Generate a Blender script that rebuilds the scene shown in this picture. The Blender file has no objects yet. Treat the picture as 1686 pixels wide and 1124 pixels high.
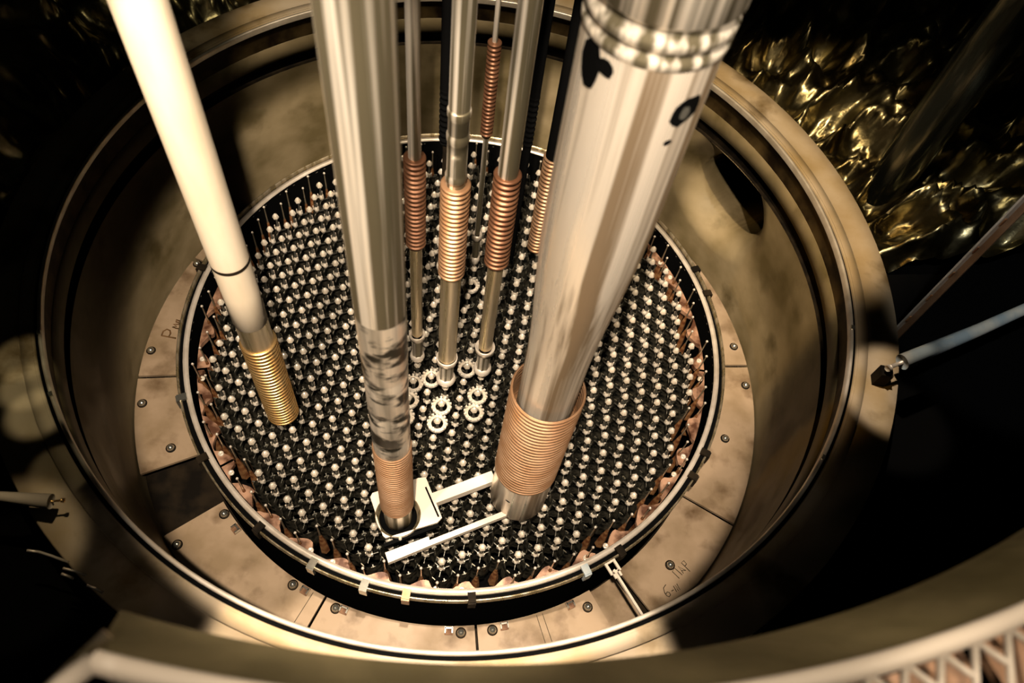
import bpy, math, random
from math import pi, sin, cos, radians as R_, hypot, atan2
from mathutils import Matrix, Vector
random.seed(7)
S = bpy.context.scene
C = S.collection

# ------------------------------------------------------------------ camera, light, exposure
# World: z = 0 is the top edge of the core barrel, x = y = 0 its axis, metres.
cam_d = bpy.data.cameras.new('camera')
cam = bpy.data.objects.new('camera', cam_d); C.objects.link(cam); S.camera = cam
ROT = Matrix(((0.98301933, -0.18350203, 0.0), (0.15520556, 0.83143532, -0.53350403), (0.09789907, 0.52444477, 0.84579752)))
CAM = Vector((0.28795, -2.20790, 3.42532))
cam.matrix_world = Matrix.Translation(CAM) @ ROT.to_4x4()
cam_d.sensor_width = 36.0
cam_d.lens = 1253.8 / 1686 * 36.0
cam_d.clip_start = 0.05; cam_d.clip_end = 60
cam_d.dof.use_dof = True
cam_d.dof.focus_distance = 3.7
cam_d.dof.aperture_fstop = 2.2

w = bpy.data.worlds.new('world'); S.world = w; w.use_nodes = True
w.node_tree.nodes['Background'].inputs[0].default_value = (0.8, 0.75, 0.5, 1)
w.node_tree.nodes['Background'].inputs[1].default_value = 0.0015
S.view_settings.view_transform = 'Standard'; S.view_settings.look = 'None'
S.cycles.diffuse_bounces = 0; S.cycles.glossy_bounces = 2; S.cycles.max_bounces = 3
S.view_settings.exposure = 0.25; S.view_settings.gamma = 1.0; S.view_settings.use_curve_mapping = False

def aim(o, loc, tgt):
    o.location = loc
    o.rotation_euler = (Vector(tgt) - Vector(loc)).to_track_quat('-Z', 'Y').to_euler()
def spot(name, loc, tgt, W, ang, blend=0.25, size=0.05, col=(1, 0.83, 0.64)):
    l = bpy.data.lights.new(name, 'SPOT'); l.energy = W; l.color = col
    l.spot_size = R_(ang); l.spot_blend = blend; l.shadow_soft_size = size
    o = bpy.data.objects.new(name, l); C.objects.link(o); aim(o, loc, tgt); return o
def area(name, loc, tgt, W, sx, sy, col=(1, 0.85, 0.68)):
    l = bpy.data.lights.new(name, 'AREA'); l.energy = W; l.color = col
    l.shape = 'RECTANGLE'; l.size = sx; l.size_y = sy
    o = bpy.data.objects.new(name, l); C.objects.link(o); aim(o, loc, tgt); return o

spot('key_lamp', (0.20, -2.35, 4.60), (-0.01, -0.02, -0.25), 1150, 38, 0.12, 0.04)
spot('right_wall_fill', (0.55, -0.10, 4.60), (1.50, 1.02, 0.22), 520, 28, 0.5, 0.04, (1, 0.78, 0.5))  # added spot, unseen, lighting the right wall steeply from above
spot('far_wall_fill', (-0.10, 0.10, 4.60), (-0.35, 1.78, 0.30), 330, 36, 0.35, 0.04, (1, 0.82, 0.58))  # added unseen spot that brightens the far wall
spot('left_lamp', (-0.75, -2.35, 4.35), (-0.30, -0.50, 1.1), 500, 29, 0.35, 0.05)
spot('right_lamp', (1.15, -2.45, 4.35), (0.62, 0.25, 0.15), 420, 30, 0.25, 0.05)
spot('bracket_fill', (0.45, -2.15, 4.1), (0.12, -1.05, 0.2), 190, 17, 0.5, 0.03)  # small added spot to lift the bracket, no visible source
spot('amber_edge_fill', (-2.1, -2.3, 4.0), (0.30, -0.7, 1.5), 130, 18, 0.5, 0.05, (1, 0.55, 0.12))  # added amber spot giving the tubes their gold edges
spot('near_flange_fill', (0.13, -1.30, 3.2), (0.27, -1.90, 0.72), 430, 36, 0.15, 0.03)  # added spot making the lit patch on the near flange
for ang in (-147.5, -143.5, -139.5, -135.5, -131.5):
    spot('left_flange_fill', (1.05 * cos(R_(ang)), 1.05 * sin(R_(ang)), 3.2), (1.84 * cos(R_(ang)), 1.84 * sin(R_(ang)), 0.72), 40, 4.8, 0.35, 0.02, (1, 0.85, 0.5))  # row of added narrow spots shaping the left flange patch
spot('right_flange_fill', (0.9, -0.2, 3.0), (1.93, -0.40, 0.72), 150, 11, 0.4, 0.03)  # added unseen spot for the lit patch on the right flange
spot('far_flange_fill', (0.3, -0.9, 4.0), (1.50, 1.10, 0.8), 60, 16, 0.6, 0.05, (1, 0.72, 0.35))  # added warm spot tinting the upper right flange
spot('foil_fill', (0.8, -0.3, 3.6), (2.35, 1.05, 1.2), 40, 24, 0.8, 0.05, (1, 0.86, 0.55))  # added unseen spot for glints on the right foil and pipe
spot('left_foil_fill', (-0.2, -0.6, 3.8), (-1.9, 1.6, 0.8), 40, 26, 0.9, 0.05, (1, 0.86, 0.55))  # added unseen spot for glints on the left foil
spot('right_arm_fill', (1.3, -1.1, 3.4), (2.45, 0.05, 1.15), 90, 26, 0.4, 0.03, (0.95, 0.95, 0.9))  # added spot so the right arm and post show up
spot('left_arm_fill', (-0.7, -1.0, 3.3), (-1.24, -1.66, 0.8), 45, 11, 0.4, 0.03, (1, 0.8, 0.5))  # added narrow spot picking out the left arm
for k, (ang, e) in enumerate(((-90, 3.5), (-79, 3.0), (-69, 3.5), (-61, 4.0))):
    ca, sa = cos(R_(ang)), sin(R_(ang))
    spot('rail_fill', (2.22 * ca, 2.22 * sa, 2.95), (2.20 * ca, 2.20 * sa, 2.4), e * 1.3, 64, 0.5, 0.04)  # added close spots brightening the rail and deck
    spot('band_fill', (1.80 * ca, 1.80 * sa, 2.75), (2.09 * ca, 2.09 * sa, 2.34), e * 0.55, 60, 0.6, 0.04)  # added weak spots brightening the inner face of the band

# ------------------------------------------------------------------ materials
def mat(name, col, col2=None, metal=0.6, rough=0.4, scale=6.0, stretch=(1, 1, 1), bump=0.0, bscale=40.0,
        lo=0.4, hi=0.65, rvar=0.0, detail=6.0, col3=None, s3=2.0, lo3=0.55, hi3=0.7, spec=None, st3=None):
    m = bpy.data.materials.new(name); m.use_nodes = True
    nt = m.node_tree; n = nt.nodes; L = nt.links; b = n['Principled BSDF']
    b.inputs['Metallic'].default_value = metal; b.inputs['Specular IOR Level'].default_value = spec if spec is not None else (0.0 if max(col) < 0.02 else 0.5); b.inputs['Roughness'].default_value = rough
    b.inputs['Base Color'].default_value = (*col, 1)
    tc = n.new('ShaderNodeTexCoord'); mp = n.new('ShaderNodeMapping'); mp.inputs['Scale'].default_value = stretch
    L.new(tc.outputs['Object'], mp.inputs['Vector'])
    if col2 or rvar:
        t = n.new('ShaderNodeTexNoise'); t.inputs['Scale'].default_value = scale; t.inputs['Detail'].default_value = detail
        L.new(mp.outputs[0], t.inputs['Vector'])
    if col2:
        r = n.new('ShaderNodeValToRGB'); r.color_ramp.elements[0].position = lo; r.color_ramp.elements[1].position = hi
        r.color_ramp.elements[0].color = (*col, 1); r.color_ramp.elements[1].color = (*col2, 1)
        L.new(t.outputs[0], r.inputs[0]); out = r.outputs[0]
        if col3:
            t3 = n.new('ShaderNodeTexNoise'); t3.inputs['Scale'].default_value = s3; t3.inputs['Detail'].default_value = 8
            mp3 = n.new('ShaderNodeMapping'); mp3.inputs['Scale'].default_value = st3 or (1, 1, 1)
            L.new(tc.outputs['Object'], mp3.inputs['Vector']); L.new(mp3.outputs[0], t3.inputs['Vector'])
            r3 = n.new('ShaderNodeMapRange'); r3.inputs[1].default_value = lo3; r3.inputs[2].default_value = hi3
            L.new(t3.outputs[0], r3.inputs[0])
            mx = n.new('ShaderNodeMix'); mx.data_type = 'RGBA'
            L.new(r3.outputs[0], mx.inputs['Factor']); L.new(out, mx.inputs['A']); mx.inputs['B'].default_value = (*col3, 1)
            out = mx.outputs['Result']
        L.new(out, b.inputs['Base Color'])
    if rvar:
        mr = n.new('ShaderNodeMapRange'); mr.inputs[1].default_value = 0.3; mr.inputs[2].default_value = 0.7
        mr.inputs[3].default_value = max(0.05, rough - rvar); mr.inputs[4].default_value = rough + rvar
        L.new(t.outputs[0], mr.inputs[0]); L.new(mr.outputs[0], b.inputs['Roughness'])
    if bump:
        t2 = n.new('ShaderNodeTexNoise'); t2.inputs['Scale'].default_value = bscale; t2.inputs['Detail'].default_value = 4
        L.new(mp.outputs[0], t2.inputs['Vector'])
        bp = n.new('ShaderNodeBump'); bp.inputs['Strength'].default_value = bump; bp.inputs['Distance'].default_value = 0.01
        L.new(t2.outputs[0], bp.inputs['Height']); L.new(bp.outputs[0], b.inputs['Normal'])
    return m

M = dict(
    wall=mat('brushed_vessel_steel', (0.17, 0.13, 0.06), (0.36, 0.28, 0.16), 0.0, 0.5, 3.0, (1, 1, 1.3), 0.15, 9, 0.35, 0.7, 0.1, spec=0.2, col3=(0.10, 0.075, 0.03), s3=3.5, lo3=0.56, hi3=0.74),
    pad=mat('stained_plate_steel', (0.40, 0.29, 0.19), (0.27, 0.19, 0.11), 0.0, 0.45, 5, (1, 1, 1), 0.12, 14, 0.42, 0.68, 0.1, spec=0.25, col3=(0.13, 0.08, 0.04), s3=6, lo3=0.53, hi3=0.74),
    flange=mat('machined_flange_steel', (0.62, 0.50, 0.36), (0.42, 0.29, 0.13), 0.0, 0.45, 3, (1, 1, 1), 0.05, 20, 0.4, 0.7, 0.08, spec=0.15, col3=(0.14, 0.085, 0.02), s3=2.6, lo3=0.54, hi3=0.66),
    rim=mat('bright_rim_steel', (0.9, 0.8, 0.68), (0.7, 0.6, 0.48), 0.5, 0.35, 12),
    dark=mat('dark_steel', (0.012, 0.010, 0.008), (0.03, 0.022, 0.014), 0.3, 0.5, 10),
    black=mat('matte_black_steel', (0.004, 0.004, 0.004), None, 0.0, 0.85),  # plain near-black base without specular
    cream=mat('cream_enamel_coating', (0.80, 0.68, 0.52), (0.74, 0.61, 0.44), 0.0, 0.5, 12, (1, 1, 0.25), 0.03, 60, col3=(0.6, 0.36, 0.2), s3=22, lo3=0.73, hi3=0.8),
    chrome=mat('chrome_painted_reflections', (0.97, 0.88, 0.75), (0.14, 0.12, 0.075), 0.7, 0.40, 30, (1, 1, 0.012), 0.05, 30, 0.42, 0.55, 0.10),  # reflected highlights and dark reflections put into the base colour as streaks
    shaft=mat('shaft_steel_painted_sheen', (0.97, 0.86, 0.72), (0.30, 0.22, 0.14), 0.7, 0.34, 24, (1, 1, 0.015), 0.05, 30, 0.46, 0.60, 0.12),  # streaks in the base colour imitate reflected light along the shaft
    brass=mat('tarnished_brass_steel', (0.50, 0.40, 0.22), (0.72, 0.6, 0.42), 0.85, 0.30, 30, (1, 1, 0.04), 0.08, 30, 0.4, 0.6, 0.1),
    copper=mat('copper_brown_ribs', (0.15, 0.065, 0.032), (0.24, 0.115, 0.06), 0.6, 0.42, 9),
    gold=mat('gold_bronze_ribs', (0.80, 0.46, 0.16), (0.9, 0.6, 0.26), 0.9, 0.26, 12),
    tan=mat('tan_ribs', (0.30, 0.16, 0.08), (0.40, 0.24, 0.14), 0.6, 0.42, 10),
    silver=mat('bright_head_steel', (0.92, 0.83, 0.70), (0.82, 0.70, 0.54), 0.3, 0.30, 20),
    stem=mat('head_stem_steel', (0.30, 0.29, 0.25), None, 0.85, 0.3),
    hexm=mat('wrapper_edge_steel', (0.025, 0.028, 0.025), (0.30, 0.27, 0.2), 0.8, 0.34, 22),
    rust=mat('orange_rust', (0.16, 0.05, 0.015), (0.40, 0.20, 0.08), 0.2, 0.6, 25, (1, 1, 1), 0.2, 60),
    peach=mat('peach_plate_steel', (0.52, 0.30, 0.19), (0.10, 0.04, 0.02), 0.2, 0.45, 11, (1, 1, 1), 0.1, 30, 0.42, 0.6),
    paint=mat('cream_painted_steel', (0.78, 0.67, 0.54), None, 0.0, 0.4),
    foil=mat('crumpled_foil', (0.10, 0.075, 0.03), (0.4, 0.35, 0.2), 1.0, 0.3, 4, (1, 1, 1), 0.25, 22),
    olive=mat('olive_felt_band', (0.19, 0.15, 0.065), (0.12, 0.095, 0.035), 0.0, 0.7, 9, (1, 1, 0.3), 0.3, 40),
    blue=mat('blue_grey_sleeve', (0.40, 0.48, 0.52), (0.7, 0.68, 0.6), 0.1, 0.4, 9),
    ink=mat('dark_pencil_mark', (0.05, 0.035, 0.015), None, 0.0, 0.8),
    brownink=mat('brown_crayon_mark', (0.16, 0.08, 0.025), None, 0.0, 0.8),
    glint=mat('polished_clamp_steel', (0.6, 0.58, 0.5), None, 0.9, 0.2),
    brownrust=mat('brown_rust_stain', (0.12, 0.05, 0.02), (0.22, 0.11, 0.05), 0.0, 0.7, 30),
    blotch=mat('black_burn_mark', (0.002, 0.002, 0.002), None, 0.0, 0.6),
)

# ------------------------------------------------------------------ mesh helpers
class MB:
    def __init__(s): s.v = []; s.f = []; s.sm = []
    def add(s, v, f, smooth=False, T=None):
        k = len(s.v)
        if T is not None: v = [tuple(T @ Vector(p)) for p in v]
        s.v += v; s.f += [tuple(i + k for i in q) for q in f]; s.sm += [smooth] * len(f); return s
    def lathe(s, prof, n=48, a0=0.0, a1=2 * pi, smooth=True, T=None, cx=0, cy=0):
        full = abs(a1 - a0 - 2 * pi) < 1e-6
        m = n if full else n + 1; v = []; f = []
        for i in range(m):
            a = a0 + (a1 - a0) * i / n
            for r, z in prof: v.append((cx + r * cos(a), cy + r * sin(a), z))
        p = len(prof)
        for i in range(n):
            j = (i + 1) % m
            for k in range(p - 1): f.append((i * p + k, j * p + k, j * p + k + 1, i * p + k + 1))
        return s.add(v, f, smooth, T)
    def solid(s, prof, n=32, a0=0, a1=1, T=None):   # closed-profile sector with end caps
        p = len(prof); v = []; f = []
        for i in range(n + 1):
            a = a0 + (a1 - a0) * i / n
            for r, z in prof: v.append((r * cos(a), r * sin(a), z))
        for i in range(n):
            for k in range(p):
                k2 = (k + 1) % p; f.append((i * p + k, (i + 1) * p + k, (i + 1) * p + k2, i * p + k2))
        f.append(tuple(range(p))); f.append(tuple(n * p + k for k in reversed(range(p))))
        return s.add(v, f, False, T)
    def box(s, c, d, T=None, rz=0.0):
        x, y, z = d[0] / 2, d[1] / 2, d[2] / 2; v = []
        for a in (-x, x):
            for b in (-y, y):
                for e in (-z, z):
                    v.append((c[0] + a * cos(rz) - b * sin(rz), c[1] + a * sin(rz) + b * cos(rz), c[2] + e))
        return s.add(v, [(0, 1, 3, 2), (4, 6, 7, 5), (0, 4, 5, 1), (2, 3, 7, 6), (0, 2, 6, 4), (1, 5, 7, 3)], False, T)
    def prism(s, poly, z0, z1, T=None):
        n = len(poly)
        v = [(x, y, z0) for x, y in poly] + [(x, y, z1) for x, y in poly]
        f = [tuple(reversed(range(n))), tuple(range(n, 2 * n))] + [(i, (i + 1) % n, n + (i + 1) % n, n + i) for i in range(n)]
        return s.add(v, f, False, T)
    def tube(s, pts, r, n=8, smooth=True, r1=None):
        pts = [Vector(p) for p in pts]; v = []; f = []; m = len(pts); up = Vector((0, 0, 1))
        for i, p in enumerate(pts):
            d = (pts[min(i + 1, m - 1)] - pts[max(i - 1, 0)]).normalized()
            a = d.cross(up) if abs(d.z) < 0.95 else d.cross(Vector((1, 0, 0))); a.normalize(); b = d.cross(a)
            rr = r if r1 is None else r + (r1 - r) * i / (m - 1)
            for k in range(n): v.append(tuple(p + (a * cos(2 * pi * k / n) + b * sin(2 * pi * k / n)) * rr))
        for i in range(m - 1):
            for k in range(n): f.append((i * n + k, i * n + (k + 1) % n, (i + 1) * n + (k + 1) % n, (i + 1) * n + k))
        f.append(tuple(range(n))); f.append(tuple((m - 1) * n + k for k in reversed(range(n))))
        return s.add(v, f, smooth)
    def mesh(s, name):
        me = bpy.data.meshes.new(name); me.from_pydata(s.v, [], s.f)
        me.polygons.foreach_set('use_smooth', s.sm); me.update(); return me
    def build(s, name, m, parent=None, loc=None):
        o = bpy.data.objects.new(name, s.mesh(name)); o.data.materials.append(M[m] if isinstance(m, str) else m)
        C.objects.link(o)
        if parent: o.parent = parent
        if loc is not None: o.location = loc
        return o
def tag(o, label=None, cat=None, group=None, kind=None):
    if label: o['label'] = label
    if cat: o['category'] = cat
    if group: o['group'] = group
    if kind: o['kind'] = kind
    return o
def thing(name, label, cat, loc=(0, 0, 0), rz=0.0, group=None):
    o = bpy.data.objects.new(name, None); o.empty_display_size = 0.05; C.objects.link(o)
    o.location = loc; o.rotation_euler = (0, 0, rz); return tag(o, label, cat, group)
def pol(r, deg, z=0.0): return (r * cos(R_(deg)), r * sin(R_(deg)), z)

# ------------------------------------------------------------------ the setting: vessel wall, ledge, surroundings
ZL = -0.45
RW = 1.775
NA, NZ, ND = R_(39.6), 0.125, 0.9           # nozzle centre on the wall and depth
def wall_point(a, z):
    da = (a - NA + pi) % (2 * pi) - pi
    u = da * RW / 0.297; v = (z - NZ) / 0.262
    d = hypot(u, v)
    if d >= 1.45 or z > 0.40: off = 0.0
    elif d >= 0.86: t = (1.45 - d) / 0.59; off = 0.13 * t * t
    else: off = 0.13 + ND * min(1.0, (0.86 - d) / 0.05)
    return ((RW + off) * cos(a), (RW + off) * sin(a), z)
b = MB()
v = []; f = []
angs = [2 * pi * i / 240 for i in range(240)]
dense = [NA + (i / 160.0 - 0.5) * 0.62 for i in range(161)]
angs = sorted([a for a in angs if not (dense[0] < a < dense[-1])] + dense)
zs = [ZL - 0.16 + (0.405 - ZL + 0.16) * i / 110.0 for i in range(111)]
for a in angs:
    for z in zs: v.append(wall_point(a, z) if z < 0.40 else (RW * cos(a), RW * sin(a), z))
nz = len(zs); na = len(angs)
for i in range(na):
    j = (i + 1) % na
    for k in range(nz - 1): f.append((i * nz + k, i * nz + k + 1, j * nz + k + 1, j * nz + k))
b.add(v, f, True)
o = b.build('wall_vessel', 'wall'); tag(o, kind='structure')
# groove, chamfered band and upper wall as trim rings
b = MB().lathe([(RW, 0.404), (1.815, 0.407), (1.815, 0.482), (1.778, 0.486)], 160)
tag(b.build('trim_1', 'dark'), kind='structure')  # shade inside the groove is put into its dark colour
b = MB().lathe([(1.778, 0.486), (1.768, 0.492), (1.782, 0.575), (1.785, 0.577)], 160)
tag(b.build('trim_2', 'wall'), kind='structure')
M['upper'] = mat('dark_brown_upper_wall', (0.02, 0.012, 0.006), (0.15, 0.10, 0.04), 0.0, 0.6, 5, (1, 1, 1), 0.1, 20, spec=0.1)  # noise between near-black and brown
b = MB().lathe([(1.785, 0.577), (1.785, 0.69), (1.772, 0.705)], 160)
tag(b.build('wall_upper', 'upper'), kind='structure')
# ledge below the plates and the dark pit below the core
b = MB().lathe([(1.44, ZL - 0.14), (RW + 0.01, ZL - 0.14)], 120)
tag(b.build('floor', 'dark'), kind='structure')
b = MB().lathe([(0.0, -0.72), (1.44, -0.72)], 60)
tag(b.build('floor_pit', 'black'), kind='structure')
# dark backing beyond the flange
def foil_z(x, y):
    r = hypot(x, y)
    return 0.52 + 0.16 * max(0, r - 2.05)
b = MB().lathe([(2.02, 0.45), (2.02, 0.50), (6.0, 0.50)], 120)
tag(b.build('floor_outer', 'black'), kind='structure')

# crumpled foil lining: facets from a noisy height field
from mathutils import noise
def foil(name, label, a0, a1, r0, r1, na, nr, seed, amp):
    v = []; f = []
    for i in range(na + 1):
        a = R_(a0 + (a1 - a0) * i / na)
        for k in range(nr + 1):
            r = r0 + (r1 - r0) * k / nr
            x, y = r * cos(a), r * sin(a)
            p = Vector((x * 4.2 + seed, y * 4.2, 0.0))
            h = noise.fractal(p, 1.0, 2.1, 4) * amp + amp * 1.6 * (1 - abs(noise.noise(p * 0.9))) ** 3 - amp
            e = min(1, k / 3.0)
            v.append((x, y, 0.60 + e * h + 0.35 * (r - r0)))
    for i in range(na):
        for k in range(nr):
            q = i * (nr + 1) + k
            if (i + k) % 2: f += [(q, q + nr + 1, q + nr + 2), (q, q + nr + 2, q + 1)]
            else: f += [(q, q + nr + 1, q + 1), (q + nr + 1, q + nr + 2, q + 1)]
    b = MB().add(v, f, True); o = b.build(name, 'foil'); tag(o, label, 'foil lining'); return o
foil('foil_lining', 'crumpled shiny metal foil lining beyond the right side of the vessel flange', 12, 66, 2.07, 4.6, 150, 90, 3.1, 0.13)
foil('foil_lining', 'dark crumpled metal foil lining beyond the left side of the vessel flange', 100, 186, 2.07, 4.6, 190, 90, 9.7, 0.13)

# ------------------------------------------------------------------ flange and lip ring
t = thing('vessel_flange', 'broad machined steel flange with a fine groove around the round pit', 'flange', (0, 0, 0.70))
MB().lathe([(1.796, -0.12), (1.796, 0.018), (1.800, 0.022), (1.849, 0.022), (1.849, 0.008), (1.855, 0.008), (1.855, 0.022), (1.985, 0.022), (1.992, 0.012), (1.992, -0.20)], 200).build('flange_ring', 'flange', t)
MB().lathe([(1.992, -0.06), (2.01, -0.06), (2.01, -0.2)], 200).build('outer_edge', 'dark', t)
t = thing('lip_ring', 'thin bright raised lip ring around the inner edge of the flange', 'ring', (0, 0, 0.70))
MB().lathe([(1.765, 0.0), (1.765, 0.026), (1.770, 0.032), (1.778, 0.032), (1.781, 0.026), (1.781, 0.0)], 220).build('lip', 'rim', t)
g = MB().lathe([(1.781, 0.012), (1.806, 0.012), (1.806, 0.023)], 200).build('seal_groove', 'black', t)
for a in (-26, -150.6, -3.5, -141):
    MB().box((1.774, 0, 0.034), (0.014, 0.022, 0.008), Matrix.Rotation(R_(a), 4, 'Z')).build('clip', 'glint', t)

# ------------------------------------------------------------------ core barrel
t = thing('core_barrel', 'dark steel core barrel with a pale top rim enclosing the fuel heads', 'barrel', (0, 0, ZL))
H = -ZL
MB().lathe([(1.383, H - 0.7), (1.383, H - 0.02), (1.383, H - 0.01)], 160).build('inner_wall', 'black', t)
MB().lathe([(1.383, H - 0.03), (1.385, H), (1.408, H), (1.410, H - 0.03)], 200).build('top_rim', 'rim', t)
MB().lathe([(1.410, H - 0.03), (1.432, H - 0.03)], 160).build('rim_gap', 'black', t)
MB().lathe([(1.432, H - 0.03), (1.433, H + 0.002), (1.440, H + 0.002), (1.442, H - 0.03)], 200).build('outer_rim', 'brass', t)
MB().lathe([(1.442, H - 0.03), (1.442, -0.15)], 160).build('outer_wall', 'black', t)
for a, mm in ((-96, 'glint'), (-88.5, 'tan'), (-77, 'dark'), (-55.6, 'blue'), (-48, 'dark'), (-26, 'dark'), (-20, 'dark'), (178, 'dark'), (172, 'dark'), (-150, 'glint'), (-136, 'dark'), (-118, 'dark'), (-106, 'glint'), (28, 'dark'), (21, 'dark')):
    T = Matrix.Rotation(R_(a), 4, 'Z')
    c = MB().box((1.426, 0, H + 0.006), (0.045, 0.035, 0.014), T)
    c.box((1.449, 0, H - 0.03), (0.012, 0.035, 0.07), T)
    c.build('clip', mm, t)
# peach plates between heads and barrel
segs = [(-160, -136), (-136, -107), (-107, -81), (-81, -50), (-50, -22), (-22, 4), (4, 34), (34, 60), (172, 200)]
where = ['lower left side', 'bottom left', 'just left of the bottom', 'just right of the bottom', 'bottom right', 'lower right side', 'right side', 'upper right side', 'left side']
for (a0, a1), wn in zip(segs, where):
    t = thing('edge_plate', 'rust stained peach plate inside the barrel rim, %s of the core' % wn, 'plate', (0, 0, -0.16), 0, 'plates inside the barrel rim')
    m = 40; inner = []; outer = []
    for i in range(m + 1):
        a = R_(a0 + 0.25 + (a1 - a0 - 0.5) * i / m)
        ri = 1.335 + 0.022 * sin(a * 43) + (0.018 if sin(a * 43 + 1) > 0.2 else 0)
        inner.append((ri * cos(a), ri * sin(a))); outer.append((1.378 * cos(a), 1.378 * sin(a)))
    b = MB(); n = m + 1
    v = [(x, y, 0) for x, y in inner] + [(x, y, 0) for x, y in outer] + [(x, y, -0.03) for x, y in inner]
    f = [(i, n + i, n + i + 1, i + 1) for i in range(m)] + [(i, i + 1, 2 * n + i + 1, 2 * n + i) for i in range(m)]
    b.add(v, f).build('plate', 'peach', t)
    for aa in (a0 + 2.5, a1 - 2.5):
        x, y, _ = pol(1.352, aa)
        MB().lathe([(0.014, 0.0), (0.014, 0.008), (0.010, 0.010), (0.005, 0.006), (0.0, 0.006)], 12, cx=x, cy=y).build('bolt', 'silver', t)

# ------------------------------------------------------------------ ledge plates
RO = 1.768
def ledge_plate(a0, a1, z, label, bolts, marks=(), inner=1.452, seams=()):
    t = thing('ledge_plate', label, 'plate', (0, 0, ZL), 0, 'sector plates on the ledge around the core barrel')
    n = max(4, int(abs(a1 - a0) / 2))
    MB().solid([(inner, z - 0.018), (RO, z - 0.018), (RO, z), (inner, z)], n, R_(a0), R_(a1)).build('plate', 'pad', t)
    for r, a in bolts:
        x, y, _ = pol(r, a)
        MB().lathe([(0.026, z + 0.001), (0.026, z + 0.004), (0.019, z + 0.005)], 20, cx=x, cy=y).build('washer', 'dark', t)
        wa = list(C.objects)[-1]
        MB().lathe([(0.018, z + 0.003), (0.0175, z + 0.014), (0.012, z + 0.022), (0.0, z + 0.025)], 16, cx=x, cy=y).build('bolt', 'glint', t)
        wa.parent = list(C.objects)[-1]
    for a in seams:
        T = Matrix.Rotation(R_(a), 4, 'Z')
        MB().box(((inner + RO) / 2, 0, z + 0.001), (RO - inner - 0.02, 0.003, 0.002), T).build('scribe_line', 'ink', t)
    for strokes, (r, a), sc, rot, mm in marks:   # handwriting lying flat on the plate
        x, y, _ = pol(r, a); b = MB()
        for st in strokes:
            pts = [(x + sc * (px * cos(R_(rot)) - py * sin(R_(rot))), y + sc * (px * sin(R_(rot)) + py * cos(R_(rot))), z + 0.001) for px, py in st]
            b.tube(pts, 0.0022 if mm == 'ink' else 0.0045, 4)
        b.build('handwriting', mm, t)
    return t
LP = [(0, 0), (0, 1)]; 
letP = [[(0, 0), (0, 1)], [(0, 1), (0.35, 1.02), (0.55, 0.85), (0.5, 0.62), (0.3, 0.5), (0, 0.5)]]
letsm = [[(0.75, 0.1), (0.8, 0.55), (0.9, 0.3), (1.0, 0.6), (1.1, 0.2)], [(1.2, 0.2), (1.25, 0.5), (1.4, 0.55), (1.35, 0.2)]]
letb = [[(0.6, 1.05), (0.2, 0.9), (0.05, 0.5), (0.05, 0.2), (0.2, 0.0), (0.42, 0.08), (0.45, 0.3), (0.3, 0.45), (0.08, 0.35)]]
letdash = [[(0.7, 0.3), (0.95, 0.3)], [(1.1, 0.0), (1.15, 0.6)], [(1.3, 0.0), (1.32, 0.6), (1.5, 0.0), (1.55, 0.6)]]
letn = [[(0, 0), (0.02, 0.8), (0.4, 0.85), (0.42, 0.0)], [(0.6, 0.0), (0.75, 0.7), (0.95, 0.0), (0.65, 0.3)], [(1.15, -0.3), (1.2, 0.7), (1.5, 0.65), (1.45, 0.3), (1.18, 0.3)]]
ledge_plate(-165.8, -192.5, 0, 'pale ledge plate left of the core with a brown stripe and crayon letters', [(1.727, 167.7), (1.732, -171.1)],
            [(letP + letsm, (1.618, -174.3), 0.085, 90, 'brownink')])
ledge_plate(-165.2, -146.5, 0, 'stained ledge plate at the lower left, ending at the dark gap', [(1.60, -149.6), (1.73, -160)])
ledge_plate(-134.4, -105.2, 0, 'smudged ledge plate at the bottom left with two domed bolts near the rim', [(1.478, -131.9), (1.482, -111.6), (1.732, -131.8)], seams=(-107.5,))
ledge_plate(-104.7, -75.6, 0, 'ledge plate at the bottom centre with a bright right edge', [(1.482, -102.2), (1.485, -78.2)])
ledge_plate(-75.1, -51.6, 0, 'tan ledge plate right of bottom centre with a double brown seam', [(1.485, -72.3), (1.52, -53.6)], seams=(-63.4, -62.2))
ledge_plate(-44.2, -22.0, 0, 'olive stained ledge plate at the lower right with scribbled dark writing', [(1.608, -35.6)],
            [(letb + letdash, (1.708, -40.3), 0.055, 40, 'ink'), (letn, (1.685, -36.2), 0.06, 55, 'ink')])
ledge_plate(-21.4, 11.9, 0, 'brown ledge plate on the right side below the plate seam', [(1.60, -5.3), (1.731, 7.7)])
ledge_plate(12.5, 60, 0, 'light ledge plate at the right tapering up behind the vessel wall', [(1.718, 16.8)])
ledge_plate(60.5, 166.5, 0, 'ledge plate behind the tubes, showing only as a thin strip at the far side', [])
# lower recessed plates in the gaps, and the divider bar
ledge_plate(-51.3, -44.6, -0.10, 'rusty recessed plate in the gap at the bottom right beside the thin bar', [])
t = thing('divider_bar', 'thin pale radial bar with a square socket in the bottom right gap', 'bar', (0, 0, -0.02), R_(-50.8))
MB().box((1.625, 0, 0.0), (0.29, 0.011, 0.018)).build('bar', 'paint', t)
b = MB()
for s_ in (-1, 1):
    b.box((1.468, s_ * 0.022, 0.012), (0.06, 0.012, 0.012)); b.box((1.468 + s_ * 0.025, 0, 0.012), (0.012, 0.03, 0.012))
    b.box((1.505, s_ * 0.014, 0.012), (0.03, 0.010, 0.012))
b.build('socket', 'paint', t)
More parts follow.
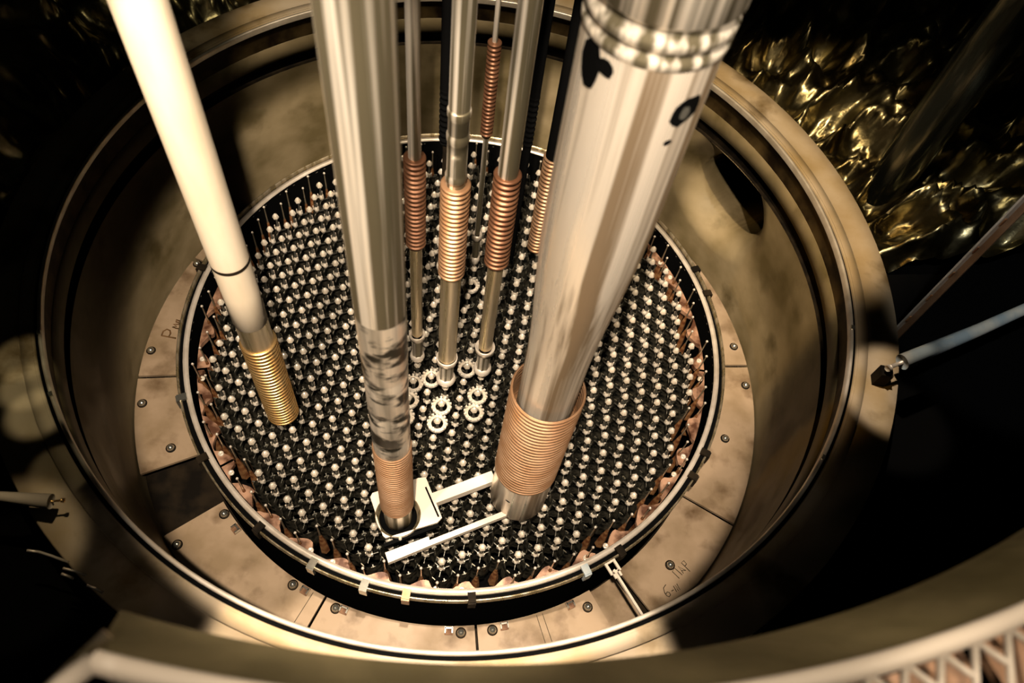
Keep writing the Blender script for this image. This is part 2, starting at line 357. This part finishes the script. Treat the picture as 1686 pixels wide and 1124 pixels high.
# rusty lug clips on the plates beside the barrel
for a, mm in ((-136, 'd'), (-127.8, 'd'), (-108.4, 'd'), (-100.4, 'd'), (-80.6, 'd'), (-70.6, 'd'), (-56.4, 'd')):
    pass
lugs = [(-127.8, 'below the upper bolt of the bottom left plate'), (-109.0, 'beside the lower bolt of the bottom left plate'), (-100.6, 'at the left end of the bottom centre plate'),
        (-80.5, 'at the right end of the bottom centre plate'), (-70.0, 'at the left end of the plate with the double seam'), (-56.5, 'beside the rightmost bolt of the plate with the double seam')]
for a, wn in lugs:
    t = thing('lug_clip', 'small rusty steel clip %s' % wn, 'clip', (*pol(1.462, a)[:2], ZL), R_(a), 'clips at the foot of the core barrel')
    b = MB()
    for s_ in (-1, 1): b.box((0.012, s_ * 0.017, 0.014), (0.03, 0.006, 0.028))
    b.box((0.004, 0, 0.024), (0.008, 0.036, 0.008)); b.build('bracket', 'glint', t)
    MB().box((0.012, 0, 0.003), (0.04, 0.04, 0.005)).build('base', 'brownrust', t)

# ------------------------------------------------------------------ fuel assembly heads on a triangular lattice
VA = Vector((0.08388205, 0.04774117)); VB = Vector((-0.00059595, -0.09651457))
TH = R_(29.646)
def lat(i, j): p = (i - 14) * VA + (j - 12) * VB; return p.x, p.y
Q = lambda i, j: (i - 14) ** 2 + (j - 12) ** 2 - (i - 14) * (j - 12)
def knob_mb(T=None):
    b = MB().lathe([(0.0, 0.021), (0.007, 0.018), (0.014, 0.009), (0.0190, -0.005), (0.0180, -0.012), (0.006, -0.018)], 6, 0.3, 2 * pi + 0.3, False, T); return b
def stem_mb(T=None):
    b = MB().lathe([(0.0055, -0.016), (0.0055, -0.060), (0.009, -0.080)], 8, T=T)
    for k in range(3):      # spider web carrying the crown
        a = TH + k * 2 * pi / 3
        b.box((0.022, 0, -0.128), (0.034, 0.0025, 0.010), (T if T is not None else Matrix.Identity(4)) @ Matrix.Rotation(a, 4, 'Z'))
        a2 = TH + pi / 6 + k * 2 * pi / 3
        b.box((0.050, 0, -0.142), (0.014, 0.005, 0.010), (T if T is not None else Matrix.Identity(4)) @ Matrix.Rotation(a2, 4, 'Z'))
    return b
def crown_mb(T=None):
    b = MB().lathe([(0.0055, -0.074), (0.009, -0.086), (0.0145, -0.100), (0.0150, -0.110), (0.008, -0.128)], 9, 0.2, 2 * pi + 0.2, False, T)
    for k in range(3):
        a = R_(-92) + k * 2 * pi / 3 + pi / 3
        T2 = Matrix.Translation((0.0175 * cos(a), 0.0175 * sin(a), -0.088)) @ Matrix.Rotation(a, 4, 'Z')
        b.box((0, 0, 0), (0.005, 0.007, 0.032), (T @ T2) if T is not None else T2)
    return b
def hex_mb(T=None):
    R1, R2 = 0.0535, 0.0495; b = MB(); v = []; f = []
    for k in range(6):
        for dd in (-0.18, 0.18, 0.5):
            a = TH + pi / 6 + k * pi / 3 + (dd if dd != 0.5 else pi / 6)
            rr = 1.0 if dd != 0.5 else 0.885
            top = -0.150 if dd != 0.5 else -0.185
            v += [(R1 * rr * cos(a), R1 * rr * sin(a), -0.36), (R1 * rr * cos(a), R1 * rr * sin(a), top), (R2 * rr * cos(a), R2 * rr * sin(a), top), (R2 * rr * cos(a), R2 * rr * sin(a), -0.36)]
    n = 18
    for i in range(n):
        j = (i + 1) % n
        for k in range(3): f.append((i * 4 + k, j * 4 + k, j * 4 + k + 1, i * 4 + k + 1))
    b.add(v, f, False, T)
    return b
nodes = [(i, j) for i in range(-6, 36) for j in range(-6, 36) if Q(i, j) <= 172]
F, NX, NY = 1253.8, 843, 562
Rinv = ROT.transposed()
def px(p):
    c = Rinv @ (Vector(p) - CAM); return NX + F * c.x / -c.z, NY - F * c.y / -c.z, -c.z
# order by nearness, but leave those hidden behind the tubes for last
SIL = [(-0.400, -0.3195, 690), (-0.138, -0.032, 870), (0.185, 0.385, 835), (-0.034, 0.003, 405), (0.028, 0.077, 450), (0.1087, 0.162, 433), (-0.03, -0.005, 590), (0.03, 0.07, 632), (0.12, 0.155, 612)]
def hidden(x, y):
    u, v_, _ = px((x, y, 0)); e = (u - 698) / (1339 - v_)
    return any(a < e < c and v_ < yb - 6 for a, c, yb in SIL)
order = sorted(nodes, key=lambda n: (hidden(*lat(*n)), px((*lat(*n), 0))[2]))
indiv, rest = order[:300], order[300:]
GRIP = {(12, 14), (14, 16), (16, 16), (14, 8), (12, 8), (5, 15)}
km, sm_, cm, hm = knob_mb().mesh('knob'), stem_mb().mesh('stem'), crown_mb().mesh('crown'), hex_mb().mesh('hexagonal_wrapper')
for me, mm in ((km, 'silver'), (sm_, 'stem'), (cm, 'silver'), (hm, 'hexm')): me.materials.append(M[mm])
def head_label(i, j):
    u, v_, _ = px((*lat(i, j), 0)); e = (u - 698) / (1339 - v_)
    if Q(i, j) >= 148:
        side = 'left' if u < 520 else ('right' if u > 1000 else 'near')
        return 'fuel assembly head in the outermost rows beside the %s rim of the core' % side, 'outermost fuel heads at the %s rim' % side
    if v_ > 862: return 'fuel assembly head in the nearest rows, in front of the white bracket', 'fuel heads in front of the white bracket'
    if e < -0.36: return 'steel fuel assembly head left of the cream coated tube', 'fuel heads left of the cream tube'
    if e < -0.085: return 'steel fuel assembly head between the cream tube and the front tube', 'fuel heads between cream tube and front tube'
    if e < 0.29: return 'steel fuel assembly head between the front tube and the largest tube', 'fuel heads between front tube and largest tube'
    return 'steel fuel assembly head right of the largest tube', 'fuel heads right of the largest tube'
proto = thing('fuel_assembly_head', 'steel fuel assembly head', 'fuel assembly head', (0, 0, 0))
parts = []
for nme, me in (('knob', km), ('stem', sm_), ('crown', cm), ('hexagonal_wrapper', hm)):
    q = bpy.data.objects.new(nme, me); C.objects.link(q); q.parent = proto; parts.append(q)
rows = {}
for idx, (i, j) in enumerate(indiv):
    x, y = lat(i, j)
    if idx == 0: r = proto
    else:
        r = proto.copy(); C.objects.link(r)
        for q in parts:
            c = q.copy(); C.objects.link(c); c.parent = r
    r['label'], r['group'] = head_label(i, j)
    r.location = (x, y, random.uniform(-0.003, 0.003)); r.rotation_euler = (0, 0, random.uniform(-0.03, 0.03))
b1, b2, b3 = MB(), MB(), MB()
for (i, j) in rest:
    T = Matrix.Translation((*lat(i, j), 0))
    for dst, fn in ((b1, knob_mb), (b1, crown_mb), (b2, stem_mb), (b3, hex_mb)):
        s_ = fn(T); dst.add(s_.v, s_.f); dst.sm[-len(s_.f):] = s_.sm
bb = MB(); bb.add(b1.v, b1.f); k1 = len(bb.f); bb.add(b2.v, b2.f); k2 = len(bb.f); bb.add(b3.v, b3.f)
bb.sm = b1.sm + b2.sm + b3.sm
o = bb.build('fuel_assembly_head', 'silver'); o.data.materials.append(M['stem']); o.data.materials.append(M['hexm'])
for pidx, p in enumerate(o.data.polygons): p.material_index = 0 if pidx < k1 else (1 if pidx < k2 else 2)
tag(o, 'field of fuel assembly heads covering the far half of the core', 'fuel assembly heads', kind='stuff')

# thin pins around the core
pins = [(i, j) for i in range(-6, 36) for j in range(-6, 36) if 172 < Q(i, j) <= 199]
rodm = MB().lathe([(0.0032, -0.004), (0.0042, -0.10), (0.0055, -0.30)], 8).mesh('rod'); rodm.materials.append(M['brass'])
ballm = MB().lathe([(0.0, 0.0075), (0.004, 0.0065), (0.0075, 0.0), (0.006, -0.005), (0.003, -0.007)], 10).mesh('ball_tip'); ballm.materials.append(M['rim'])
basem = MB().lathe([(0.006, -0.13), (0.010, -0.17), (0.020, -0.26), (0.024, -0.36)], 6, 0, 2 * pi, False).mesh('tapered_base'); basem.materials.append(M['rust'])
pin = thing('edge_pin', 'thin rod with a ball tip in the ring between fuel heads and barrel rim', 'pin', (0, 0, 0), 0, 'ball tipped pins around the edge of the core')
pp = []
for nme, me in (('rod', rodm), ('ball_tip', ballm), ('tapered_base', basem)):
    q = bpy.data.objects.new(nme, me); C.objects.link(q); q.parent = pin; pp.append(q)
for idx, (i, j) in enumerate(pins):
    x, y = lat(i, j)
    if idx == 0: r = pin
    else:
        r = pin.copy(); C.objects.link(r)
        for q in pp:
            c = q.copy(); C.objects.link(c); c.parent = r
    r.location = (x, y, 0.0)
    az = math.degrees(atan2(y, x)) % 360
    wn = 'right' if az < 45 or az >= 315 else ('far' if az < 135 else ('left' if az < 225 else 'near'))
    r['label'] = 'thin rod with a ball tip beside the %s barrel rim' % wn; r['group'] = 'ball tipped pins at the %s rim' % wn

# toothed collars around a few heads near the centre
cog = MB()
cog.lathe([(0.030, -0.052), (0.047, -0.052), (0.047, -0.036), (0.030, -0.036), (0.030, -0.052)], 24, smooth=False)
for k in range(14): cog.box((0.0465, 0, -0.030), (0.011, 0.010, 0.016), Matrix.Rotation(k * 2 * pi / 14, 4, 'Z'))
cogm = cog.mesh('toothed_collar'); cogm.materials.append(M['silver'])
cl = [((14, 17), 'upper toothed steel collar below the middle tube'), ((14, 18), 'lower toothed steel collar below the middle tube'),
      ((16, 17), 'upper toothed steel collar below the right slim tube'), ((16, 18), 'lower toothed steel collar below the right slim tube'),
      ((12, 15), 'toothed steel collar just below the left slim tube'), ((12, 16), 'second toothed collar below the left slim tube'),
      ((12, 17), 'lowest toothed collar below the left slim tube, beside the big front tube'), ((13, 15), 'toothed collar left of the foot of the middle tube'), ((15, 15), 'toothed collar between the middle and right slim tubes'), ((14, 9), 'toothed collar at the foot of the thin far tube')]
for (n_, lab) in cl:
    o = bpy.data.objects.new('toothed_collar', cogm); C.objects.link(o); o.location = (*lat(*n_), 0.0)
    tag(o, lab, 'collar', 'toothed collars on central fuel heads')

# ------------------------------------------------------------------ tubes
def ribs(rin, rout, z0, z1, n):
    p = []; d = (z1 - z0) / n
    for k in range(n):
        z = z0 + k * d
        for q, rr in ((0.0, 0.0), (0.42, 0.0), (0.54, 0.8), (0.68, 1.0), (0.82, 1.0), (0.94, 0.7)): p.append((rin + (rout - rin) * rr, z + q * d))
    p.append((rin, z1)); return p
TOP = 3.35
def slim(name, label, n_, r_up, r_rib, r_low, ribz, nribs, low='brass', foot=True, up='chrome', rm='copper', top=3.0, bumps=()):
    x, y = lat(*n_) if isinstance(n_[0], int) else n_
    t = thing(name, label, 'tube', (x, y, 0))
    z0, z1 = ribz
    prof = [(r_up, z1 - 0.02)]
    for zb in bumps: prof += [(r_up, zb - 0.03), (r_up * 1.10, zb - 0.02), (r_up * 1.12, zb), (r_up, zb + 0.01)]
    prof.append((r_up, top))
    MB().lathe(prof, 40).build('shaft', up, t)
    MB().lathe([(r_up * 0.9, z0)] + ribs(r_rib * 0.80, r_rib, z0, z1, nribs) + [(r_up * 0.9, z1)], 40).build('ribbed_sleeve', rm, t)
    if low: MB().lathe([(r_low, 0.30 if foot else 0.06), (r_low, z0 + 0.01)], 32).build('lower_tube', low, t)
    if foot:
        rf = r_rib * 0.94
        MB().lathe([(r_low * 0.9, 0.255), (rf * 0.98, 0.262), (rf * 1.02, 0.285), (rf * 1.02, 0.297), (rf * 0.92, 0.30), (rf * 0.88, 0.285), (r_low, 0.283)], 32).build('collar', 'rim', t)
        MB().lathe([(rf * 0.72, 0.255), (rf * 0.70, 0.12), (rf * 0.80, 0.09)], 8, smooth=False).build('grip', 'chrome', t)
        MB().lathe([(rf * 0.5, 0.115), (rf * 0.88, 0.110), (rf * 0.96, 0.085), (rf * 0.80, 0.060), (rf * 0.35, 0.045), (rf * 0.3, 0.02), (0, 0.02)], 24).build('foot', 'rim', t)
    return t
slim('guide_tube', 'slim steel tube with rusty ribbed sleeve just right of the big front tube', (12, 14), 0.023, 0.041, 0.026, (0.97, 1.465), 21)
slim('guide_tube', 'middle slim tube with copper ribbed sleeve and ringed upper shaft', (14, 16), 0.0345, 0.0535, 0.0425, (0.955, 1.475), 22, rm='tan', bumps=(1.70, 1.80, 1.52))
slim('guide_tube', 'steel tube with copper brown ribbed sleeve, leaning right beside the largest tube', (16, 16), 0.036, 0.0505, 0.033, (0.95, 1.47), 19)
slim('guide_tube', 'thin dark far tube with red brown ribs high up, behind the middle tubes', (14, 8), 0.011, 0.029, 0.013, (0.99, 1.485), 23, low='chrome', top=2.2)
slim('guide_tube', 'thin black far tube half hidden left of the middle tube', (12, 8), 0.030, 0.031, 0.012, (1.0, 1.3), 10, low='dark', up='black', rm='black', top=2.2)
slim('guide_tube', 'dark tube with brown ribs almost hidden along the left side of the largest tube', (0.3229, 0.5240), 0.040, 0.050, 0.030, (0.10, 0.81), 26, low=None, foot=False, up='black', rm='tan', top=2.3)  # black shaft colour stands for the tube lying unlit in shadow
slim('guide_tube', 'narrow black tube directly behind the right edge of the copper ribbed tube', (0.1907, 0.4559), 0.0225, 0.024, 0.02, (0.9, 1.2), 10, low='black', foot=False, up='black', rm='black', top=2.3)

# cream coated tube at the left
x, y = -0.7159, -0.7318
t = thing('guide_tube', 'cream coated tube with gold ribbed sleeve at the left of the core', 'tube', (x, y, 0))
MB().lathe([(0.062, 0.897), (0.0645, 0.90), (0.065, 1.10), (0.0655, 1.262)], 48).build('lower_coating', 'cream', t)
MB().lathe([(0.0665, 0.0), (0.0665, 0.016)], 48).build('dark_band', 'dark', t, (0, 0, 1.262))
MB().lathe([(0.066, 1.278), (0.0665, TOP)], 48).build('upper_coating', 'cream', t)
MB().lathe([(0.063, 0.73), (0.063, 0.90)], 48).build('bare_section', 'brass', t)
MB().lathe([(0.05, 0.085)] + ribs(0.063, 0.0735, 0.085, 0.745, 26) + [(0.063, 0.745)], 48).build('ribbed_sleeve', 'gold', t)
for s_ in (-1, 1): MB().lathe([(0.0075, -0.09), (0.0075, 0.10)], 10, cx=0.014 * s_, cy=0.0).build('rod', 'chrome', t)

# big front tube
x, y = -0.0672, -1.1258
t = thing('guide_tube', 'chrome front tube with mottled reflections and tan ribbed end standing in the white bracket ring', 'tube', (x, y, 0))
M['mottle'] = mat('chrome_painted_blotch_reflections', (0.97, 0.86, 0.72), (0.3, 0.27, 0.22), 0.7, 0.38, 20, (1, 1, 0.05), 0.1, 24, 0.42, 0.66, 0.12, col3=(0.03, 0.028, 0.02), s3=9, lo3=0.50, hi3=0.58, st3=(1, 1, 1.7))  # dark blotches and streaks are reflections painted into the colour
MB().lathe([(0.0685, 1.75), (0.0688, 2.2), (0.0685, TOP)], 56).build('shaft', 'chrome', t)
MB().lathe([(0.066, 0.885), (0.067, 0.98), (0.0655, 0.985), (0.067, 0.99), (0.067, 1.20), (0.0655, 1.205), (0.067, 1.21), (0.067, 1.42), (0.0655, 1.43), (0.0675, 1.44), (0.0685, 1.75)], 56).build('mottled_reflection_section', 'mottle', t)
MB().lathe([(0.06, 0.27)] + ribs(0.063, 0.0715, 0.27, 0.885, 30) + [(0.066, 0.888)], 56).build('ribbed_sleeve', 'tan', t)
MB().lathe([(0.0, 0.07), (0.050, 0.07), (0.060, 0.085), (0.062, 0.27)], 48).build('foot', 'chrome', t)

# largest tube
x, y = 0.4445, -0.9081
t = thing('guide_tube', 'largest bright steel tube with wide ribbed collar and silver end at the right', 'tube', (x, y, 0))
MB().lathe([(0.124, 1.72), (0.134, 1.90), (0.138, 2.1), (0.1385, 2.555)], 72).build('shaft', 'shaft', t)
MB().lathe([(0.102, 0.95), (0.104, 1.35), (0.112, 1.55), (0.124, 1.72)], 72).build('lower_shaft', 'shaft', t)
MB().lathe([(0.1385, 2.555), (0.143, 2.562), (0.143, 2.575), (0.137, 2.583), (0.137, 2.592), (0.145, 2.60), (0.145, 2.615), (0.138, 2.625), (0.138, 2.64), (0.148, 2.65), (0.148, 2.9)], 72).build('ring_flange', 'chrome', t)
MB().lathe([(0.123, 0.39)] + ribs(0.125, 0.134, 0.395, 1.10, 28) + [(0.128, 1.102), (0.126, 1.0), (0.125, 0.9), (0.102, 0.9)], 72).build('ribbed_collar', 'tan', t)
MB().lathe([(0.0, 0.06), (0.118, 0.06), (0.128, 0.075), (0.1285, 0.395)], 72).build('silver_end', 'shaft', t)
def on_tube(cx_, cy_, r, az, z, w_, h_, name, mm, par, sides=14, thick=0.0015, jag=0.15):
    v = [(r * cos(az) * 1.0, r * sin(az), z)]
    for k in range(sides):
        a = 2 * pi * k / sides; jj = 1 + random.uniform(-jag, jag)
        aa = az + w_ / r * cos(a) * jj / 2; v.append(((r + thick) * cos(aa), (r + thick) * sin(aa), z + h_ / 2 * sin(a) * jj))
    v[0] = ((r + thick) * cos(az), (r + thick) * sin(az), z)
    MB().add(v, [(0, 1 + k, 1 + (k + 1) % sides) for k in range(sides)], True).build(name, mm, par)
on_tube(x, y, 0.1386, R_(-141), 2.51, 0.06, 0.12, 'burn_mark', 'blotch', t)
on_tube(x, y, 0.1386, R_(-126), 2.525, 0.045, 0.035, 'burn_mark', 'blotch', t)
on_tube(x, y, 0.1386, R_(-50), 2.46, 0.065, 0.07, 'burn_mark', 'blotch', t)
on_tube(x, y, 0.1392, R_(-51), 2.455, 0.02, 0.035, 'grey_spot', 'stem', t)
on_tube(x, y, 0.1386, R_(-58), 2.385, 0.018, 0.014, 'hole', 'blotch', t)
on_tube(x, y, 0.1295, R_(-112), 0.28, 0.024, 0.018, 'hole', 'blotch', t)
on_tube(x, y, 0.1295, R_(-118), 0.085, 0.026, 0.016, 'hole', 'blotch', t)

# ------------------------------------------------------------------ white bracket joining the two tubes
ZB = 0.12
t = thing('tube_bracket', 'white painted bracket with a round socket linking the front tube and the largest tube', 'bracket', (0, 0, ZB))
cx_, cy_ = -0.0672, -1.1258
poly = [(-0.215, -1.055), (0.010, -0.922), (0.134, -1.113), (-0.103, -1.239)]
hole = 0.100
def ring_plate(poly, c, r, z0, z1, n=48):
    b = MB(); v = []; f = []; o_ = []
    for k in range(n):
        a = 2 * pi * k / n; d = Vector((cos(a), sin(a))); best = 9
        for i in range(len(poly)):
            p0 = Vector(poly[i]) - Vector(c); p1 = Vector(poly[(i + 1) % len(poly)]) - Vector(c); e = p1 - p0
            den = d.x * e.y - d.y * e.x
            if abs(den) < 1e-9: continue
            s1 = (p0.x * e.y - p0.y * e.x) / den; s2 = (p0.x * d.y - p0.y * d.x) / den
            if s1 > 0 and -1e-6 <= s2 <= 1 + 1e-6: best = min(best, s1)
        o_.append((c[0] + d.x * best, c[1] + d.y * best)); 
    for k in range(n):
        a = 2 * pi * k / n; i_ = (c[0] + r * cos(a), c[1] + r * sin(a))
        v += [(*i_, z0), (*i_, z1), (*o_[k], z1), (*o_[k], z0)]
    for k in range(n):
        j = (k + 1) % n
        for q in range(4): f.append((k * 4 + q, j * 4 + q, j * 4 + (q + 1) % 4, k * 4 + (q + 1) % 4))
    return b.add(v, f)
ring_plate(poly, (cx_, cy_), hole, -0.014, 0.0).build('socket_plate', 'paint', t)
MB().lathe([(0.1005, 0.0015), (0.098, 0.0015), (0.093, -0.022), (0.084, -0.030)], 56, cx=cx_, cy=cy_).build('socket_ring', 'brass', t)
MB().lathe([(0.084, -0.030), (0.082, -0.05), (0.0, -0.05)], 48, cx=cx_, cy=cy_).build('socket_floor', 'black', t)
def quad(a, b_, wd):
    d = (Vector(b_) - Vector(a)).normalized(); n_ = Vector((-d.y, d.x)) * wd / 2
    return [tuple(Vector(a) + n_), tuple(Vector(a) - n_), tuple(Vector(b_) - n_), tuple(Vector(b_) + n_)]
MB().prism(quad((0.072, -1.018), (0.318, -0.86), 0.050), -0.05, 0.0).build('upper_arm', 'paint', t)
MB().prism([(-0.084, -1.295), (0.085, -1.190), (0.092, -1.206), (0.400, -1.008), (0.410, -1.030), (0.110, -1.222), (-0.060, -1.335)], -0.045, -0.012).build('lower_arm', 'paint', t)
MB().prism(quad((0.024, -0.975), (0.110, -1.100), 0.008), 0.0, 0.0012).build('slot', 'black', t)
MB().prism(quad((-0.098, -1.262), (0.118, -1.128), 0.016), -0.04, -0.02).build('gap_strip', 'black', t)
MB().lathe([(0.0, 0.006), (0.006, 0.003), (0.008, -0.02)], 12, cx=-0.035, cy=-1.222).build('screw', 'silver', t)

# ------------------------------------------------------------------ arms and posts outside the vessel
t = thing('cone_arm', 'blue grey tapering sleeve arm pointing at the right flange', 'arm', (1.86, -0.36, 0.79))
def cone(a, b_, r0, r1, n=20): return MB().tube([a, b_], r0, n, True, r1)
MB().tube([(0.045, 0.030, 0.06), (0.40, 0.26, 0.08), (0.85, 0.56, 0.13)], 0.034, 20, True, 0.020).build('sleeve', 'blue', t)
MB().tube([(-0.02, -0.012, 0.058), (0.05, 0.032, 0.06)], 0.009, 10).build('tip_rod', 'rim', t)
MB().tube([(-0.022, -0.016, 0.058), (-0.008, -0.006, 0.058)], 0.015, 6).build('tip_nut', 'rim', t)
MB().box((0, 0, -0.03), (0.05, 0.05, 0.10)).build('mount', 'dark', t)
t = thing('cone_arm', 'pale tapering sleeve arm with a brass tip entering at the left edge', 'arm', (-1.12, -1.52, 0.79))
MB().tube([(-0.02, -0.008, 0.03), (-0.19, -0.022, 0.03), (-0.45, -0.04, 0.04)], 0.026, 20, True, 0.006).build('sleeve', 'paint', t)
MB().tube([(0.012, 0.002, 0.03), (-0.03, -0.010, 0.03)], 0.004, 10).build('tip_rod', 'gold', t)
MB().tube([(0.010, 0.002, 0.03), (0.020, 0.004, 0.03)], 0.008, 10).build('tip_nut', 'gold', t)
MB().box((-0.15, -0.02, -0.02), (0.03, 0.02, 0.09)).build('mount', 'dark', t)

t = thing('angle_post', 'flat pale steel post with rusty holes rising outside the right flange', 'post', (2.07, 0.05, 0.5))
pb = MB(); 
pb.box((0, 0, 0.8), (0.036, 0.008, 1.6), Matrix.Rotation(R_(30), 4, 'Z')); pb.build('web', 'rim', t)
MB().box((0.018, -0.016, 0.8), (0.008, 0.03, 1.6), Matrix.Rotation(R_(30), 4, 'Z')).build('side_flange', 'tan', t)
for k in range(7): MB().box((0, -0.006, 0.18 + 0.17 * k), (0.012, 0.006, 0.035), Matrix.Rotation(R_(30), 4, 'Z')).build('hole', 'rust', t)
t = thing('dark_pipe', 'wide dark shiny pipe rising outside the upper right of the flange', 'pipe', (2.075, 0.915, 0.5))
M['pipe'] = mat('dark_scratched_pipe', (0.05, 0.055, 0.045), (0.4, 0.38, 0.28), 0.9, 0.22, 14, (1, 1, 0.15), 0.5, 18, 0.5, 0.75)
MB().lathe([(0.105, 0.0), (0.105, 2.2)], 40).build('shaft', 'pipe', t)
MB().lathe([(0.12, 0.0), (0.12, 0.06), (0.105, 0.06)], 40).build('base_ring', 'dark', t)

for pts, lab in (([(-1.184, -1.679), (-1.144, -1.677), (-1.101, -1.682), (-1.039, -1.691)], 'long curved bright wire lying on the flange below the left sleeve arm'),
                 ([(-1.044, -1.714), (-1.003, -1.716), (-0.966, -1.721)], 'short curved bright wire between the longer wires at the lower left'),
                 ([(-1.041, -1.732), (-1.015, -1.736), (-0.999, -1.740)], 'shortest bright wire stub at the lower left'),
                 ([(-0.946, -1.752), (-0.915, -1.757), (-0.889, -1.765)], 'lowest curved bright wire at the lower left, nearest the rail')):
    tag(MB().tube([(x_, y_, 0.729 if hypot(x_, y_) < 1.985 else 0.735) for x_, y_ in pts], 0.0045, 8).build('wire', 'rim'), lab, 'wire', 'bright wires on the lower left flange')

# ------------------------------------------------------------------ near guard rail and band
t = thing('guard_rail', 'cream painted curved rail with zigzag lattice along the bottom foreground', 'rail', (0, 0, 2.45))
def arc(r, a0, a1, z, n=40): return [pol(r, a0 + (a1 - a0) * i / n, z) for i in range(n + 1)]
MB().tube(arc(2.125, -93.1, -54, 0.0), 0.013, 12).build('top_bar', 'paint', t)
MB().solid([(2.130, -0.055), (2.138, -0.055), (2.138, -0.008), (2.130, -0.008)], 40, R_(-92.6), R_(-54)).build('face_strip', 'paint', t)
p0 = Vector(pol(2.125, -93.1))
MB().tube([p0, p0 + Vector((-0.022, -0.028, 0.0)), p0 + Vector((-0.06, -0.10, -0.01)), p0 + Vector((-0.10, -0.22, -0.02))], 0.013, 12).build('end_bar', 'paint', t)
MB().tube([p0 + Vector((-0.010, 0.035, -0.03)), p0 + Vector((-0.055, -0.045, -0.03)), p0 + Vector((-0.13, -0.19, -0.04))], 0.008, 10).build('rear_bar', 'brass', t)
a = -72.15
while a < -56:
    A0 = Vector(pol(2.133, a, -0.012)); B0 = Vector(pol(2.173, a - 0.55, -0.02)); A1 = Vector(pol(2.133, a + 1.45, -0.012)); B1 = Vector(pol(2.173, a + 0.9, -0.02))
    MB().tube([A0, B0, B0 + (B0 - A0) * 0.9], 0.0055, 8).build('lattice_bar', 'paint', t)
    MB().tube([A0, B1], 0.0050, 8).build('lattice_bar', 'paint', t)
    a += 1.45
t = thing('foreground_deck', 'peach coloured deck plates under the curved rail lattice', 'deck', (0, 0, 2.38))
M['deck'] = mat('peach_deck', (0.85, 0.52, 0.34), (0.62, 0.33, 0.17), 0.0, 0.5, 8)
for a0, a1 in ((-92.4, -91.3), (-90.9, -75), (-74.7, -63.0), (-62.2, -50)):
    MB().solid([(2.140, -0.02), (2.45, -0.02), (2.45, 0.0), (2.140, 0.0)], 12, R_(a0), R_(a1)).build('deck_plate', 'deck', t)
t = thing('skirt_band', 'broad blurred olive band curving below the rail across the bottom', 'band', (0, 0, 2.45))
b = MB().solid([(2.122, -0.012), (2.118, 0.0), (2.040, -0.22), (2.046, -0.225)], 60, R_(-95.6), R_(-48))
for k in range(61):          # the left end of the band is cut square to its slope
    for q, sh in ((0, 2.5), (1, 2.4)):
        r_ = hypot(*b.v[k * 4 + q][:2]); a_ = R_(-95.6 + sh * (1 - k / 60) + 47.6 * k / 60)
        b.v[k * 4 + q] = (r_ * cos(a_), r_ * sin(a_), b.v[k * 4 + q][2])
b.build('band', 'olive', t)
